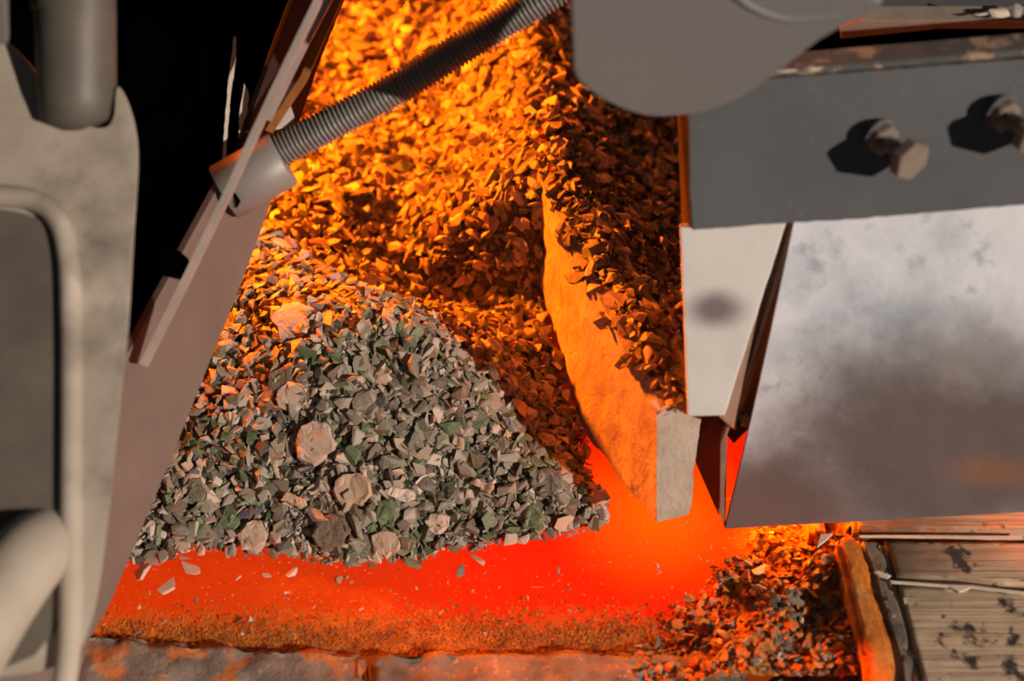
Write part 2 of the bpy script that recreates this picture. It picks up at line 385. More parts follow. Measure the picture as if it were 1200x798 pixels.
# ------------------------------------------------------------------ the setting
def plane_obj(name, x0, x1, y0, y1, z, m, th=.05):
    bm = bmesh.new(); bmesh.ops.create_cube(bm, size=1, matrix=Matrix.Translation(((x0+x1)/2, (y0+y1)/2, z-th/2)) @ Matrix.Diagonal((x1-x0, y1-y0, th, 1))); return bm_obj(name, bm, m)
o = plane_obj('floor', -3, 3, -2.5, 3.5, -.16, M_curb2); o['kind'] = 'structure'
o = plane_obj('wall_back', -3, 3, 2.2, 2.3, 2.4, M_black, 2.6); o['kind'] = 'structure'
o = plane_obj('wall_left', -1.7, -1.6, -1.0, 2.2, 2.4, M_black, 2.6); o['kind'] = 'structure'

# molten glass, gently rippled
nx, ny = 150, 130; V = []; Fc = []
for j in range(ny+1):
    for i in range(nx+1):
        x = -.75+1.25*i/nx; y = -.475+1.3*j/ny
        V.append((x, y, .0018*noise.fractal(Vector((x*14, y*30, 0)), 1, 2, 4)))
for j in range(ny):
    for i in range(nx): a = j*(nx+1)+i; Fc.append((a, a+1, a+nx+2, a+nx+1))
K = len(V); per = [i for i in range(nx+1)]+[j*(nx+1)+nx for j in range(1, ny+1)]+[ny*(nx+1)+i for i in range(nx-1, -1, -1)]+[j*(nx+1) for j in range(ny-1, 0, -1)]
V += [(V[p][0], V[p][1], -.10) for p in per]
for k in range(len(per)): k2 = (k+1) % len(per); Fc.append((per[k2], per[k], K+k, K+k2))
Fc.append(tuple(K+k for k in range(len(per)))[::-1])
me = bpy.data.meshes.new('molten_glass'); me.from_pydata(V, [], Fc); me.update()
for p in me.polygons: p.use_smooth = len(p.vertices) == 4
tag(link('molten_glass', me, M_melt), 'glowing red and orange pool of molten glass in front of the cullet heap', 'molten glass', kind='stuff')

# ------------------------------------------------------------------ the charge
o = heap('cullet_heap', H, (-.52, .20, -.37, .85), 42000, lambda x, y: left_of_slab(x, y) & front_ok(x, y), -.006)
tag(o, 'heap of crushed waste glass rising from the molten pool, sunlit in front, orange behind', 'cullet heap', kind='stuff')
o = heap('cullet_heap', H2, (-.03, .50, -.285, .85), 13000, right_of_slab, -.5)
tag(o, 'dark shaded heap of crushed glass between the refractory slab and the steel plates', 'cullet heap', kind='stuff')

ZN = {0: 'clear', 1: 'grey', 2: 'green', 3: 'brown', 4: 'pale', 5: 'violet'}
def shard(r, loc, rot, mi, label, group=None, lib=None, squash=(1, 1, 1), name='cullet_shard', cat='glass shard'):
    v, f = LIB[random.randrange(len(LIB)) if lib is None else lib]
    me = bpy.data.meshes.new(name); me.from_pydata((v*r*np.array(squash)).tolist(), [], f.tolist()); me.update()
    o = bpy.data.objects.new(name, me); COL.objects.link(o); me.materials.append(SH[mi]); o.location = loc; o.rotation_euler = rot.to_euler()
    return tag(o, label, cat, group)
def flake(outline, thick, px, py, deg, scale, mi, label, lift=.006, face=.55):
    """a flat broken flake with its own outline, resting on the slope"""
    p = hit(px, py); nr = (nrm_of(H, p.x, p.y)*(1-face)+(CAM-p).normalized()*face).normalized()
    bm = bmesh.new(); q = rough_edge(outline, .4, .15); c, s = math.cos(math.radians(deg)), math.sin(math.radians(deg))
    vs = [bm.verts.new(((x*c-y*s)*scale, (x*s+y*c)*scale, 0)) for x, y in q]; f = bm.faces.new(vs)
    e = bmesh.ops.extrude_face_region(bm, geom=[f]); nv = [v for v in e['geom'] if isinstance(v, bmesh.types.BMVert)]
    for v in nv: v.co.x = v.co.x*random.uniform(.86, 1.0); v.co.y *= random.uniform(.86, 1.0); v.co.z += thick*random.uniform(.4, .8)
    e2 = bmesh.ops.extrude_face_region(bm, geom=[x for x in e['geom'] if isinstance(x, bmesh.types.BMFace)]); 
    for v in [v for v in e2['geom'] if isinstance(v, bmesh.types.BMVert)]: v.co.x *= .80; v.co.y *= .78; v.co.x += scale*.1; v.co.z += thick*.25+v.co.x*.15
    for v in bm.verts: v.co += Vector([random.uniform(-1, 1) for _ in range(3)])*.0011
    bmesh.ops.triangulate(bm, faces=bm.faces); bmesh.ops.subdivide_edges(bm, edges=list(bm.edges), cuts=2, use_grid_fill=True); bm.normal_update(); off = Vector((px, py, 0))
    for v in bm.verts: v.co += v.normal*.0016*noise.fractal(v.co*90+off, 1, 2, 4)
    bmesh.ops.recalc_face_normals(bm, faces=bm.faces)
    me = bpy.data.meshes.new('cullet_shard'); bm.to_mesh(me); bm.free(); me.materials.append(SH[mi])
    o = bpy.data.objects.new('cullet_shard', me); COL.objects.link(o)
    xx = R-nr*R.dot(nr); xx.normalize(); yy = nr.cross(xx)
    o.location = p+nr*lift; o.rotation_euler = Matrix((xx, yy, nr)).transposed().to_euler(); return tag(o, label, 'glass shard')
def hit(px, py, fn=H):
    r = ray(px, py); t0 = 1.4
    for k in range(400):
        t = t0+k*.004; p = CAM+r*t
        if p.z <= max(0, float(fn(p.x, p.y))): return p
    return G(px, py)
OV = [(-1, -.1), (-.6, .7), (.1, .9), (.8, .6), (1, -.1), (.5, -.8), (-.4, -.9)]
PN = [(-.9, .3), (-.3, 1), (.5, .95), (1, .2), (.6, -.6), (.1, -1), (-.7, -.7)]
TR = [(-.9, -.7), (-.2, .9), (.3, 1), (.9, -.3), (.5, -.9)]
LG = [(-1, -.25), (-.7, .3), (.8, .35), (1, 0), (.7, -.35)]
UNI = [(PN, .009, 371, 521, -8, .025, 4, 'largest peach coloured flat glass flake on the front slope of the heap'),
       (OV, .006, 414, 574, -6, .022, 4, 'wide rounded pale glass flake right below the largest peach flake'),
       (OV, .008, 388, 622, 10, .022, 3, 'orange tinted oval glass lump low on the front slope above the melt'),
       (OV, .007, 452, 636, -30, .018, 4, 'pale grey oval glass flake touching the melt in the centre of the heap'),
       (TR, .006, 268, 608, -5, .016, 2, 'green triangular glass flake on the lower left of the slope'),
       (PN, .007, 298, 630, 5, .019, 4, 'tall pale brown glass flake standing just above the melt at the left'),
       (TR, .008, 228, 577, 0, .017, 1, 'speckled grey angular glass chunk at the left end of the slope'),
       (LG, .006, 293, 601, 15, .014, 5, 'dark violet glass piece beside the green triangular flake'),
       (OV, .006, 240, 549, 0, .012, 4, 'small rosy oval glass flake near the left chute'),
       (LG, .007, 346, 588, -20, .016, 4, 'pale orange elongated glass stick on the front slope'),
       (LG, .006, 468, 578, -18, .018, 4, 'long narrow pink glass flake right of the wide rounded one'),
       (OV, .008, 428, 474, 40, .018, 0, 'clear upright glass chunk on the crest of the heap'),
       (PN, .007, 453, 600, 20, .016, 2, 'green and yellow glass chunk in the middle of the slope'),
       (OV, .007, 512, 613, -10, .014, 4, 'ribbed whitish glass knob low on the right half of the slope'),
       (TR, .007, 622, 605, 10, .014, 2, 'dark green curved glass piece near the right toe of the heap'),
       (LG, .008, 565, 568, -25, .015, 4, 'pale glass sliver on the right half of the slope'),
       (OV, .006, 345, 464, 30, .020, 4, 'bright whitish orange glass chunk standing on the upper front slope'),
       (LG, .006, 340, 440, 22, .030, 3, 'long glowing orange glass bar lying behind the front crest'),
       (OV, .008, 345, 378, -8, .026, 4, 'broad pale orange glass slab on the upper left of the heap'),
       (OV, .008, 640, 566, 0, .019, 1, 'dark brownish glass lump at the right foot of the slope'),
       (PN, .009, 698, 590, 0, .014, 4, 'pink glass chunk at the right tip of the heap beside the glow')]
for u in UNI: flake(*u)
cnt = 0; placed = []
while cnt < 235:
    px = random.uniform(150, 700); py = random.uniform(150, 665)
    if random.random() > .35+.65*(py/665): continue
    p = hit(px, py)
    if p.z < .006 or not left_of_slab(p.x, p.y) or not (-.55 < p.x): continue
    if any(math.hypot(px-a, py-b) < 16 for a, b in placed) or any(math.hypot(px-u[2], py-u[3]) < 22 for u in UNI): continue
    placed.append((px, py)); mi = pick(0, 0)
    if random.random() < .35: mi = 4 if random.random() < .5 else 0
    c = ZN[mi]; sun = (py-420) > (px-450)*.62 and py > 420
    zone = 'sunlit front slope' if sun else ('orange lit back' if py < 420 else 'shadowed right flank')
    size = random.uniform(.008, .017)
    lab = '%s broken glass shard lying on the %s of the heap' % (c, zone)
    sq = (1, random.uniform(.6, 1), random.uniform(.6, 1))
    shard(size, p+nrm_of(H, p.x, p.y)*size*.3, rot_for(nrm_of(H, p.x, p.y), .4), mi, lab, '%s shards on the %s' % (c, zone), squash=sq); cnt += 1
# granular crust along the front rim of the melt
V = []; Fc = []; base = 0
for k in range(13000):
    x = random.uniform(118, 860); y = 768-abs(random.gauss(0, 1))*22
    if y < 690: continue
    r = random.uniform(.0010, .0030); v, f = LIB0[random.randrange(len(LIB0))]; M = np.array(rot_for((0, 0, 1), .6)); p = G(x, y)
    V.append((v*r)@M.T+np.array([p.x, p.y, r*.3])); Fc.append(f+base); base += len(v)
me = bpy.data.meshes.new('crust_grains'); me.from_pydata(np.concatenate(V).tolist(), [], np.concatenate(Fc).tolist()); me.update()
M_crust = stone('orange_crust', (.20, .05, .008), (.50, .15, .015), (.65, .24, .03), 60)
tag(link('crust_grains', me, M_crust), 'orange grainy crust along the front rim of the molten glass', 'crust', kind='stuff')
# bits floating on the melt
FL = [(225, 662, .017, 'largest pink glass lump floating on the melt at the left'), (197, 686, .015, 'pink glass lump floating left of the largest one, nearer the curb'), (168, 672, .015, 'flat pink glass piece floating beside the left chute'),
      (343, 672, .010, 'white glass bit floating below the tall pale flake'), (397, 680, .008, 'small white glass grain floating below the heap centre'), (280, 727, .009, 'dark grey crumb floating near the left curb stone'),
      (560, 657, .014, 'pale pink flat glass bit floating by the right half of the toe'), (540, 672, .011, 'brownish crumb floating just off the heap toe')]
for x, y, r, l in FL: shard(r, G(x, y)+Vector((0, 0, r*.2)), rot_for((0, 0, 1), .3), 4 if 'dark' not in l and 'brown' not in l else 1, l, squash=(1, 1, .7))
for k in range(34):
    while True:
        x = random.uniform(160, 860); y = random.uniform(655, 745)
        if y-640 > (x-600)*-.02 and not (x > 750 and y > 745-(x-750)*.75) and y > 675-(x > 520)*30: break
    r = random.uniform(.003, .0065)
    shard(r, G(x, y)+Vector((0, 0, r*.2)), rot_for((0, 0, 1), .5), random.choice((4, 4, 0)), 'tiny pale glass grain floating on the red melt', 'tiny glass grains on the melt', squash=(1, .8, .7))

# ------------------------------------------------------------------ front curb stones
def gx(px, py, z): p = G(px, py, z); return (p.x, p.y)
c1 = block('curb_stone', [gx(118, 735, .012), gx(180, 750, .012), gx(428, 762, .012), gx(432, 900, .012), gx(-150, 900, .012), gx(20, 745, .012)], -.14, .012, M_curb, .006, seed=1)
tag(c1, 'orange and grey stained curb stone in front of the melt, below the left chute', 'curb stone')
c2 = block('curb_stone', [gx(434, 764, .012), gx(600, 760, .012), gx(862, 766, .012), gx(885, 800, .012), gx(890, 900, .012), gx(436, 900, .012)], -.14, .012, M_curb2, .006, seed=2)
tag(c2, 'long brown curb stone along the middle of the melt front', 'curb stone')
c3 = block('curb_stone', [gx(925, 778, .012), gx(1000, 768, .012), gx(1045, 770, .012), gx(1060, 900, .012), gx(895, 900, .012), gx(893, 800, .012)], -.14, .012, M_curb2, .005, seed=3)
tag(c3, 'dark broken curb stone in front of the rubble corner', 'curb stone')
# rubble corner
def H3(x, y):
    a = np.array([G(740, 765).x, G(740, 765).y]); b = np.array([G(905, 610).x, G(905, 610).y]); d = b-a; d /= np.linalg.norm(d); n = np.array([d[1], -d[0]])
    s = (x-a[0])*n[0]+(y-a[1])*n[1]
    return -.004+np.minimum(.035, .35*s)+.007*np.sin(60*x)*np.sin(53*y+2)-.012*gauss(x, y, *gx(950, 740, 0), .03, .03)
def grit_heap(name, fn, box, count):
    global SH, M_bed
    s, b = SH, M_bed; SH = [M_grit, s[1], s[3], M_grit, s[4], s[1]]; M_bed = M_grit
    o = heap(name, fn, box, count, lambda x, y: (fn(x, y) > -.006), -.02, .0015, .011, .005); SH, M_bed = s, b; return o
q0 = G(735, 790); q1 = G(1010, 600)
o = grit_heap('rubble', H3, (q0.x, G(1015, 700).x, q0.y-.02, q1.y), 3000)
tag(o, 'orange dusted rubble and grit between the melt and the orange brick', 'rubble', kind='stuff')
for x, y, r, mi, l in ((890, 672, .015, 4, 'pale pink stone piece on top of the orange rubble'), (850, 748, .012, 4, 'pale lump lying in the rubble right above the middle curb stone'), (950, 698, .013, 3, 'orange brown rounded lump in the rubble beside the orange brick'),
                       (985, 752, .014, 3, 'orange broken corner piece at the foot of the orange brick'), (912, 655, .014, 1, 'dark glossy lump in the rubble below the large plate'), (915, 705, .016, 1, 'grey slag lump in the middle of the rubble')):
    p = hit(x, y, H3); shard(r, p+Vector((0, 0, r*.3)), rot_for((0, 0, 1), .5), mi, l, squash=(1, .8, .8), name='rubble_lump', cat='rubble lump')
# orange upright brick and the boards
bz = .055
b1 = block('fire_brick', [gx(980, 628, bz), gx(1006, 626, bz), gx(1048, 768, bz), gx(1062, 900, bz), gx(1020, 900, bz), gx(1014, 772, bz)], -.14, bz, M_fire, .004, seed=5)
tag(b1, 'narrow upright firebrick in an orange colour that stands for the melt glow on its side', 'firebrick')
b2 = block('fire_brick', [gx(940, 570, .04), gx(968, 570, .04), gx(968, 628, .04), gx(950, 628, .04)], -.14, .04, M_fire, .004, seed=6)
tag(b2, 'small orange brick peeping out below the large steel plate', 'firebrick')
b3 = block('grey_kerb', [gx(1004, 628, bz-.003), gx(1036, 628, bz-.003), gx(1112, 900, bz-.003), gx(1066, 900, bz-.003), gx(1050, 770, bz-.003)], -.14, bz-.004, M_curb2, .004, seed=8)
b3.name = 'mortar_strip'; tag(b3, 'grey crumbling mortar strip between the orange firebrick and the boards', 'mortar')
def board(c, z, label):
    o = block('wooden_board', c, z-.03, z, M_wood, .0012, seed=9, sc=40); tag(o, label, 'board', 'weathered boards'); del o['group']; return o
z = .05
board([gx(1030, 630, z), gx(1320, 633, z), gx(1320, 692, z), gx(1046, 679, z)], z, 'spotted weathered wooden board between crack and splinter line')
board([gx(1046, 681, z), gx(1320, 694, z), gx(1320, 900, z), gx(1104, 900, z)], z, 'pale brown weathered wooden board nearest the camera')
board([gx(1000, 560, z), gx(1320, 540, z), gx(1320, 629, z), gx(1000, 626, z)], z, 'dark stained wooden board right under the large steel plate')
def sliver(pts, zz, name, label):
    bm = bmesh.new(); vs = [bm.verts.new(G(x, y, zz)) for x, y in pts]; f = bm.faces.new(vs); e = bmesh.ops.extrude_face_region(bm, geom=[f])
    bmesh.ops.translate(bm, verts=[v for v in e['geom'] if isinstance(v, bmesh.types.BMVert)], vec=(0, 0, -.003)); return tag(bm_obj(name, bm, M_splint), label, 'splinter')
sliver([(1042, 680), (1112, 685), (1140, 686), (1200, 693), (1260, 697), (1200, 695), (1138, 688), (1124, 693), (1112, 687), (1045, 682)], z+.003, 'wood_splinter', 'long thin pale splinter curled along the board seam')
sliver([(1008, 627), (1090, 627), (1198, 628), (1196, 630), (1085, 629), (1008, 628)], z+.003, 'wood_splinter', 'straight thin pale splinter along the upper board seam')
sliver([(1024, 670), (1030, 669), (1044, 674), (1040, 677), (1030, 674)], z+.004, 'wood_splinter', 'short pale chip beside the mortar strip')
sliver([(962, 626), (976, 625), (966, 634), (958, 640)], .05, 'mortar_chip', 'pale triangular mortar chip between the two orange bricks')

# ------------------------------------------------------------------ refractory slab (dam)
def slab():
    nI, nK = 80, 24; bm = bmesh.new(); rows = []
    ft = spline(FOOT, nI); cr = spline(CREST, nI)
    ring = [(0, k/nK) for k in range(nK+1)]+[(k/8, 1) for k in range(1, 9)]+[(1, 1-k/nK) for k in range(1, nK+1)]+[(1-k/8, 0) for k in range(1, 8)]
    for i in range(nI+1):
        row = []
        for u, v in ring:
            p = ft[i]*(1-v)+cr[i]*v; p = p+Vector((.93, .36, 0))*u*(.056-.020*(1-v))
            if i == 0: p.y -= 0
            row.append(bm.verts.new(p))
        rows.append(row)
    for i in range(nI):
        for k in range(len(ring)): k2 = (k+1) % len(ring); bm.faces.new((rows[i][k], rows[i][k2], rows[i+1][k2], rows[i+1][k]))
    bm.faces.new(rows[0]); bm.faces.new(rows[-1][::-1]); bmesh.ops.recalc_face_normals(bm, faces=bm.faces); bm.normal_update()
    for v in bm.verts: v.co += v.normal*.004*noise.fractal(v.co*24, 1, 2, 6)
    return bm_obj('refractory_slab', bm, M_slab, smooth=True)
sl = slab(); md = sl.modifiers.new('e', 'EDGE_SPLIT'); md.split_angle = math.radians(50)
tag(sl, 'long refractory slab with orange lit side face and grey front end, leaning over the melt', 'refractory slab')
for k in range(7):
    x = random.uniform(772, 800); y = random.uniform(474, 486); r = random.uniform(.0035, .0065)
    v, f = LIB[k]; me = bpy.data.meshes.new('mortar_crumb'); me.from_pydata((v*r).tolist(), [], f.tolist()); me.materials.append(M_crumb)
    oo = bpy.data.objects.new('mortar_crumb', me); COL.objects.link(oo); oo.location = G(x, y, .188); tag(oo, 'light grey crumb on the front top corner of the refractory slab', 'crumb', 'crumbs on the slab corner')

# ------------------------------------------------------------------ right hand steelwork
def quad_solid(name, a, b, c, d, th, m, parent=None):
    n = (b-a).cross(d-a).normalized(); bm = bmesh.new(); vs = [bm.verts.new(p) for p in (a, b, c, d)]; f = bm.faces.new(vs); e = bmesh.ops.extrude_face_region(bm, geom=[f])
    bmesh.ops.translate(bm, verts=[v for v in e['geom'] if isinstance(v, bmesh.types.BMVert)], vec=n*th); bmesh.ops.recalc_face_normals(bm, faces=bm.faces)
    bmesh.ops.bevel(bm, geom=list(bm.edges), offset=min(.0012, th*.3), segments=2, affect='EDGES'); return bm_obj(name, bm, m, parent)

p_sm = ((797, 265, 1.685), (918, 263, 1.68), (805, 487, 1.725))
cen = W(838, 362, 1.703)
M_white = metal('whitish_steel', (.62, .57, .53), (.72, .67, .63), 12, .5, .1, .15, 200, lambda nt, c: mix(nt, blob(nt, cen, .042, .2, (1, 1.5, 1.5), .01, 30), c, (.20, .16, .16)))
o = plate('steel_plate', rough_edge([(797, 264), (813, 264), (813, 250), (925, 250), (920, 265), (849, 487), (806, 488)], 10, .4), p_sm, .012, M_white, bevel=.0012)
tag(o, 'narrow whitish tapering steel plate with a dark smudge left of the large plate', 'steel plate')
def big_x(nt, c):  # bluish white base with brown grey patches towards the bottom
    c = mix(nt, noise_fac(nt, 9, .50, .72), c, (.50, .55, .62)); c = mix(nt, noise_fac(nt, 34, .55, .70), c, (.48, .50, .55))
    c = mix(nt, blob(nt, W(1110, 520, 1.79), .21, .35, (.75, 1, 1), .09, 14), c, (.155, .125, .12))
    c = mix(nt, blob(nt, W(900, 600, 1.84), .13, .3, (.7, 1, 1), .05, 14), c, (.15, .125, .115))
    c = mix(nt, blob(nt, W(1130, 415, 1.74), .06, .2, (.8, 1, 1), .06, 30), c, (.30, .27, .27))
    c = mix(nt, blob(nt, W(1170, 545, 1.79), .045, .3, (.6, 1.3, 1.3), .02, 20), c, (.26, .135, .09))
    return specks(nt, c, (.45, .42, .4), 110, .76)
M_big = metal('mottled_steel', (.76, .78, .82), (.84, .86, .90), 10, .45, .1, .35, 70, big_x)
M_edge = metal('rusty_edge', (.20, .12, .08), (.30, .19, .13), 30, .6)
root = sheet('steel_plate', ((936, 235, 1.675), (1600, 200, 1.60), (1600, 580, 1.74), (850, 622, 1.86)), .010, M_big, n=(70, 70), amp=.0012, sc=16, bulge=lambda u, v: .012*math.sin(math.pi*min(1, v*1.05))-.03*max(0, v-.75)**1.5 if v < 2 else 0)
tag(root, 'large steel plate, bluish white above and brown grey below', 'steel plate')
# its bent left flange, seen as the thin rusty edge, with the dark slot behind
wb = quad_solid('slot_web', W(913, 250, 1.69), W(946, 250, 1.70), W(862, 505, 1.815), W(845, 490, 1.735), .006, M_edge); tag(wb, 'brown web plate closing the slot between the two steel plates', 'steel plate')
fl = plate('plate_flange', [(935, 240), (942, 240), (878, 440), (852, 510), (850, 621), (843, 598), (844, 520), (870, 452)], ((936, 235, 1.676), (850, 520, 1.815), (1300, 590, 1.79)), .02, M_edge, root, bevel=.0008)
fl['label'] = 'thin rusty left edge of the plate'
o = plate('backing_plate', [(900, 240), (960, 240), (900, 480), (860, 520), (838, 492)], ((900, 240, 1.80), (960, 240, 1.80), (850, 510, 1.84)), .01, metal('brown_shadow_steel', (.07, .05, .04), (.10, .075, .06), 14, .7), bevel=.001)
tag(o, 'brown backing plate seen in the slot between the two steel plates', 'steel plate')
# dark sheet that paints the shaded gap between slab end and big plate
o = plate('gap_shade_sheet', [(832, 486), (862, 486), (850, 520), (843, 606), (812, 535), (818, 514)], ((832, 486, 1.86), (862, 486, 1.86), (843, 606, 1.92)), .03, metal('gap_shade', (.05, .02, .012), (.09, .03, .015), 20, .7), bevel=.002)
tag(o, 'dark sheet painting the shaded gap between the refractory slab end and the large plate', 'shade sheet')

# beam with bolts
p_b = ((805, 140, 1.62), (810, 270, 1.645), (1200, 240, 1.60))
beam = plate('steel_crossbar', rough_edge([(806, 95), (900, 92), (1700, 30), (1700, 200), (1200, 240), (1000, 257), (900, 263), (811, 270), (808, 230)], 9, .7), p_b, .012, M_beam, bevel=.0012)
tag(beam, 'dark grey painted steel crossbar with protruding hex bolts above the large plate', 'steel crossbar')
pl = plane_of(p_b); nb = pl[1]
# top ledge folding away from the camera
lb = [onplane(880, 88+4, pl), onplane(1300, 55+4, pl)]
fo = quad_solid('top_flange', W(860, 96, 1.615), W(1500, 42, 1.555), W(1500, 22, 1.575), W(900, 72, 1.635), .008, M_ledge, beam)
fo['label'] = 'worn top flange with tan bare patches'
fo = quad_solid('side_return', W(793, 110, 1.72), W(806, 110, 1.635), W(810, 268, 1.668), W(799, 262, 1.74), .006, M_rust, beam); fo.data.materials.clear(); fo.data.materials.append(M_dark)
# weld beads
for k, (x0, x1) in enumerate(((910, 934), (940, 968), (972, 1000), (1000, 1026))):
    ya = lambda x: 82-(x-912)*.078+2
    tube('weld_bead', [W(x0, ya(x0), 1.605), W((x0+x1)/2, ya((x0+x1)/2), 1.603), W(x1, ya(x1), 1.602)], [.0012, .0020, .0012], M_splint, beam, seg=8)
def hexprism(name, c, axis, rad, h, m, parent, twist=0., bev=.001):
    q = axis.to_track_quat('Z', 'Y').to_matrix(); bm = bmesh.new(); a = []; 
    for s in (0, 1): a.append([bm.verts.new(c+q@Vector((rad*math.cos(k*math.pi/3+twist), rad*math.sin(k*math.pi/3+twist), s*h))) for k in range(6)])
    bm.faces.new(a[0][::-1]); bm.faces.new(a[1])
    for k in range(6): bm.faces.new((a[0][k], a[0][(k+1) % 6], a[1][(k+1) % 6], a[1][k]))
    bmesh.ops.bevel(bm, geom=list(bm.edges), offset=bev, segments=2, affect='EDGES'); return bm_obj(name, bm, m, parent)
def bolt(bx, by, hx, hy, L, tw):
    base = onplane(bx, by, pl); head = W(hx, hy, (base-CAM).dot(F)-L); ax = (head-base).normalized()
    sh = tube('bolt', [base, base+(head-base)*.5, head], .0075, M_bolt, beam, 20)
    hexprism('nut', base+ax*.001, ax, .0165, .010, M_bolt, sh, .2)
    hexprism('hex_head', head-ax*.004, ax, .0205, .012, M_bolt, sh, tw)
    ws = [base+ax*(-.001), base+ax*.002]; tube('washer', ws, .0185, M_beam, sh, 28)
bolt(1030, 160, 1064, 185, .027, .5); bolt(1172, 132, 1208, 157, .027, .3)

# sheet edge and dark plate above the beam, black gap between
o = plate('cover_sheet', [(985, 34), (1010, 24), (1200, 24), (1300, 22), (1300, 34), (1100, 34), (985, 46)], ((985, 34, 1.74), (1200, 24, 1.72), (1100, 34, 1.735)), .02, metal('tan_edge_steel', (.22, .16, .12), (.30, .23, .18), 20, .6), bevel=.001)
tag(o, 'tan edged thin cover sheet above the black gap over the beam', 'cover sheet')
o = plate('cover_plate', [(985, -300), (1300, -300), (1300, 22), (1000, 22), (1003, 12)], ((985, -60, 1.85), (1300, -60, 1.85), (1000, 22, 1.76)), .01, M_beam, bevel=.001)
tag(o, 'dark grey cover plate at the top right corner', 'cover plate')
tube('sheet_edge', spline([W(1000, 22, 1.735), W(1100, 23, 1.73), (W(1200, 24, 1.72)), W(1290, 25, 1.715)], 12), .0018, M_strip)
tag(bpy.data.objects['sheet_edge'], 'thin pale rolled edge strip along the cover sheet', 'edge strip')
for k, (x, y, r, sq, l) in enumerate(((1168, 15, .013, (1.6, .6, .5), 'flat pale debris flake on the cover sheet'), (1190, 12, .012, (1, 1, .6), 'grey crumb lump at the right frame edge on the cover sheet'), (1150, 17, .008, (1.5, .6, .5), 'small pale chip left of the debris flake on the cover sheet'))):
    v, f = LIB[k+5]; me = bpy.data.meshes.new('debris_flake'); me.from_pydata((v*r*np.array(sq)).tolist(), [], f.tolist()); me.materials.append(M_crumb if k == 1 else M_splint)
    oo = bpy.data.objects.new('debris_flake', me); COL.objects.link(oo); oo.location = W(x, y, 1.712); oo.rotation_euler = (.6, 0, .15*k); tag(oo, l, 'debris')
o = plate('gap_sun_block', [(812, -700), (1700, -700), (1700, 300), (812, 300)], ((900, 20, 1.80), (1320, 20, 1.80), (900, 110, 1.80)), .01, M_black, bevel=.001)  # added black sheet, widened out of frame to keep sun off the heap
tag(o, 'added black sheet blocking the sun behind the gap above the beam', 'sun block')

# rounded grey paddle
pp = [(657, -260), (1230, -260), (1230, -160), (1022, -4), (960, 48), (905, 90), (870, 114), (830, 131), (790, 137), (755, 136), (715, 122), (680, 98), (669, 72), (660, 20)]
q = []
for i, a in enumerate(pp):
    b = pp[(i+1) % len(pp)]; q.append(a)
    if i >= 3: q.append(((a[0]+b[0])/2, (a[1]+b[1])/2))
def crs(P, n):
    out = []
    for i in range(len(P)):
        a, b, c, d = P[i-1], P[i], P[(i+1) % len(P)], P[(i+2) % len(P)]
        for k in range(n):
            t = k/n; out.append(tuple(.5*((2*b[j])+(c[j]-a[j])*t+(2*a[j]-5*b[j]+4*c[j]-d[j])*t*t+(3*b[j]-a[j]-3*c[j]+d[j])*t**3) for j in (0, 1)))
    return out
pad = plate('grey_shield', crs(pp[3:], 4)[:-8]+[(657, -260), (1230, -260), (1230, -160)], ((657, 0, 1.44), (1010, 0, 1.44), (760, 137, 1.56)), .012, M_pad, bevel=.003, seg=3)
tag(pad, 'matt grey rounded steel shield hanging in at the top centre', 'shield')
tube('weld_seam', spline([W(862, -6, 1.435), W(885, 10, 1.449), W(925, 22, 1.459), W(985, 18, 1.456)], 16), .003, M_pad, pad, 10)

# ------------------------------------------------------------------ hose and sleeve
hp = [W(300, 192, 1.80), W(336, 172, 1.80), W(400, 139, 1.79), W(470, 101, 1.78), (W(540, 57, 1.77)), W(600, 20, 1.76), W(655, -14, 1.75), W(760, -80, 1.74)]
n = 900; sp = spline(hp, n); Ls = [0]
for i in range(n): Ls.append(Ls[-1]+(sp[i+1]-sp[i]).length)
rad = [.0165+.0017*math.sin(2*math.pi*l/.0050) for l in Ls]
o = tube('corrugated_hose', sp, rad, M_hose, seg=32); tag(o, 'grey corrugated metal hose running diagonally over the orange heap', 'hose')
for md in list(o.modifiers): o.modifiers.remove(md)
sa, sb = W(262, 226, 1.80), W(332, 186, 1.80)
r0 = .031
slv = tube('hose_sleeve', [sa, sa+(sb-sa)*.02, sb+(sa-sb)*.03, sb, sb, sb], [r0*.93, r0, r0, r0*.95, r0*.84, r0*.6], M_sleeve, seg=40); tag(slv, 'short smooth grey sleeve holding the lower end of the corrugated hose', 'hose sleeve')
tube('crack', [W(274, 226, 1.772), W(279, 236, 1.772), W(277, 243, 1.775)], [.0015, .003, .0012], M_black, slv, 8)

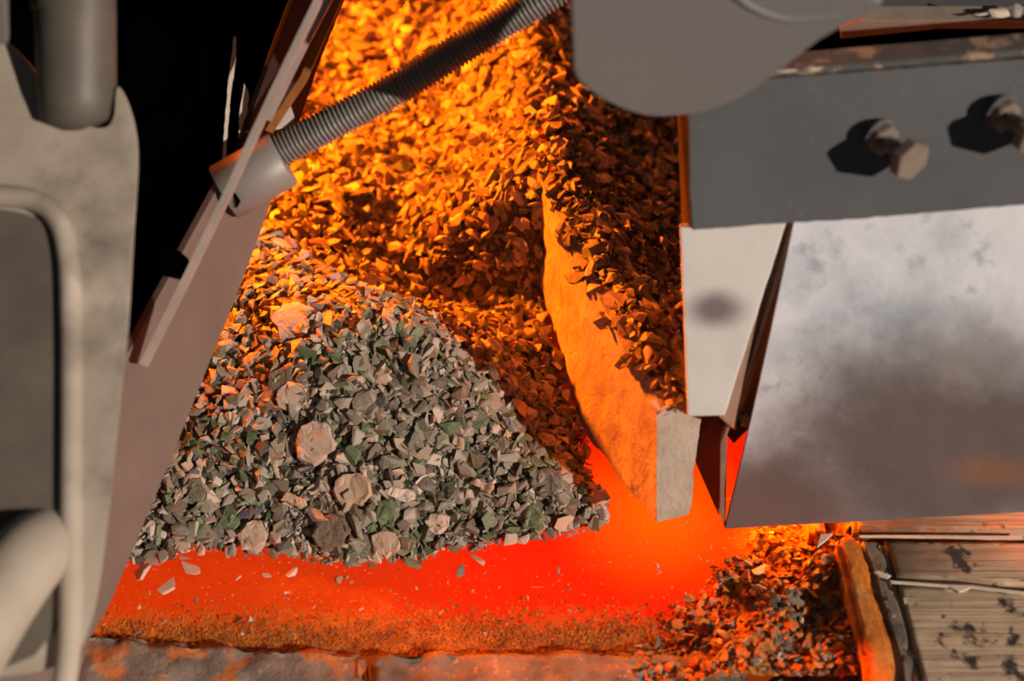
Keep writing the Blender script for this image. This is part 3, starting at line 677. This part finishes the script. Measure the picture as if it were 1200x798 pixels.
# ------------------------------------------------------------------ left chute
ch = bpy.data.objects.new('feed_chute', None); COL.objects.link(ch); tag(ch, 'steel feed chute side with thin edge strip beside the heap, left of the melt', 'chute')
side = plate('side_plate', [(262, 208), (296, 190), (326, 214), (320, 232), (291, 312), (270, 366), (236, 450), (205, 528), (170, 612), (130, 706), (104, 752), (92, 800), (-20, 800), (40, 600), (144, 426)], ((320, 228, 1.86), (130, 706, 1.76), (60, 600, 1.66)), .010, M_chute, ch, bevel=.0015)
def strip(name, pts, wpx, m, parent, th=.02):
    L = [W(x-wpx/2*.87, y-wpx/2*.4, d) for x, y, d in pts]; Rr = [W(x+wpx/2*.87, y+wpx/2*.4, d) for x, y, d in pts]
    bm = bmesh.new(); a = [bm.verts.new(p) for p in L]; b = [bm.verts.new(p) for p in Rr]; c = [bm.verts.new(p+F*th) for p in L]; d = [bm.verts.new(p+F*th) for p in Rr]
    for i in range(len(pts)-1):
        bm.faces.new((a[i], b[i], b[i+1], a[i+1])); bm.faces.new((c[i], c[i+1], d[i+1], d[i])); bm.faces.new((a[i], a[i+1], c[i+1], c[i])); bm.faces.new((b[i], d[i], d[i+1], b[i+1]))
    bm.faces.new((a[0], c[0], d[0], b[0])); bm.faces.new((a[-1], b[-1], d[-1], c[-1])); return bm_obj(name, bm, m, parent)
strip('edge_strip', [(390, -40, 1.66), (372, 0, 1.66), (318, 112, 1.67), (268, 222, 1.68), (212, 338, 1.69), (167, 428, 1.70)], 9, M_strip, ch, .012)
strip('rim_strip', [(420, -40, 1.78), (396, 0, 1.78), (355, 92, 1.78), (314, 154, 1.78)], 8, M_rust, ch, .01)
strip('guide_strip', [(400, -40, 1.74), (383, 0, 1.74), (350, 62, 1.74), (312, 140, 1.74)], 11, M_strip, ch, .006)
lp = plate('liner_plate', [(424, -40), (404, 0), (376, 70), (352, 140), (330, 180), (300, 210), (268, 215), (300, 120), (360, -40)], ((404, 0, 1.84), (300, 210, 1.86), (268, 215, 1.83)), .008, M_dark, ch, bevel=.001)
lp['label'] = 'dark reddish liner plate'
plate('hidden_wall', [(-160, -120), (420, -120), (372, -10), (300, 140), (262, 215), (144, 424), (100, 520), (-160, 520)], ((268, 40, 1.87), (360, -40, 1.87), (146, 400, 1.82)), .008, M_black, ch, bevel=.001).name = 'inner_shade_plate'  # black colour stands for the shaded inside and covers the heap behind
plate('chipped_edge', rough_edge([(274, 42), (277, 44), (276, 70), (270, 110), (266, 160), (263, 212), (259, 212), (262, 160), (267, 100)], 6, .5), ((274, 42, 1.82), (290, 42, 1.82), (262, 212, 1.82)), .003, M_splint, ch, bevel=0)
plate('bare_patch', rough_edge([(286, 98), (291, 108), (290, 130), (284, 150), (279, 162), (281, 130)], 6, .7), ((286, 98, 1.82), (296, 98, 1.82), (280, 160, 1.82)), .003, M_splint, ch, bevel=0)
plate('corner_tab', [(340, 120), (346, 138), (340, 150), (322, 152), (312, 150), (330, 118)], ((340, 120, 1.80), (346, 138, 1.80), (312, 150, 1.79)), .006, M_strip, ch, bevel=.002)
plate('rubber_stop', [(182, 290), (206, 292), (219, 304), (210, 328), (186, 322)], ((182, 290, 1.69), (219, 304, 1.69), (186, 322, 1.69)), .02, M_black, ch, bevel=.003)

# ------------------------------------------------------------------ left casting with rod
mc = bpy.data.objects.new('machine_casting', None); COL.objects.link(mc); tag(mc, 'dusty cast iron machine frame with a ribbed panel at the left edge', 'machine casting')
p_c = ((0, 60, 1.62), (160, 150, 1.59), (105, 740, 1.50))
out = [(-120, 30), (0, 52), (12, 50), (36, 74), (48, 104), (80, 136), (112, 152), (134, 146), (135, 96), (148, 112), (160, 150), (163, 190), (158, 260), (150, 400), (144, 440), (132, 560), (118, 680), (106, 735), (90, 770), (40, 792), (-120, 800)]
plate('frame_body', chaikin(out, 2), p_c, .10, M_cast, mc, bevel=.008, seg=4, smooth=True, back=(W(160, 200, 2)-CAM).normalized())
pc = plane_of(p_c); 
rp = [(-60, 226), (0, 230), (40, 236), (66, 256), (80, 300), (84, 400), (84, 560), (84, 700), (80, 775), (70, 830)]
ridge = [onplane(x, y, pc)+pc[1]*.002 for x, y in rp]; o = tube('rib', spline(ridge, 60), .0105, M_cast, mc, 18)
inner = chaikin([(-120, 238), (0, 244), (40, 252), (62, 272), (72, 330), (76, 560), (76, 780), (-120, 790)], 2)
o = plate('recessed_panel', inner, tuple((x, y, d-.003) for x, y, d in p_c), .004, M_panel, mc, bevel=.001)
bp = [onplane(40, 645, pc)+pc[1]*.015, onplane(20, 690, pc)+pc[1]*.05, onplane(-20, 800, pc)+pc[1]*.07]
tube('boss', spline([onplane(52, 630, pc)-pc[1]*.02, onplane(36, 665, pc)+pc[1]*.02, onplane(-10, 760, pc)+pc[1]*.045, onplane(-60, 880, pc)+pc[1]*.06], 20), [.034]*21, M_cast, mc, 32)
rod = tube('steel_rod', [W(84, -80, 1.59), W(86, 10, 1.60), W(88, 12, 1.60), W(90, 112, 1.61), W(91, 140, 1.612), W(92, 150, 1.614)], [.0395, .0395, .038, .037, .035, .020], M_rod, seg=40)
tag(rod, 'blurred grey vertical steel rod seated in the casting notch', 'rod')
o = plate('grey_bar', [(-60, -60), (6, -60), (9, 52), (-60, 60)], ((0, 0, 1.45), (8, 0, 1.45), (8, 50, 1.5)), .01, M_pad, bevel=.002); tag(o, 'sliver of a blue grey bar at the top left corner', 'bar')
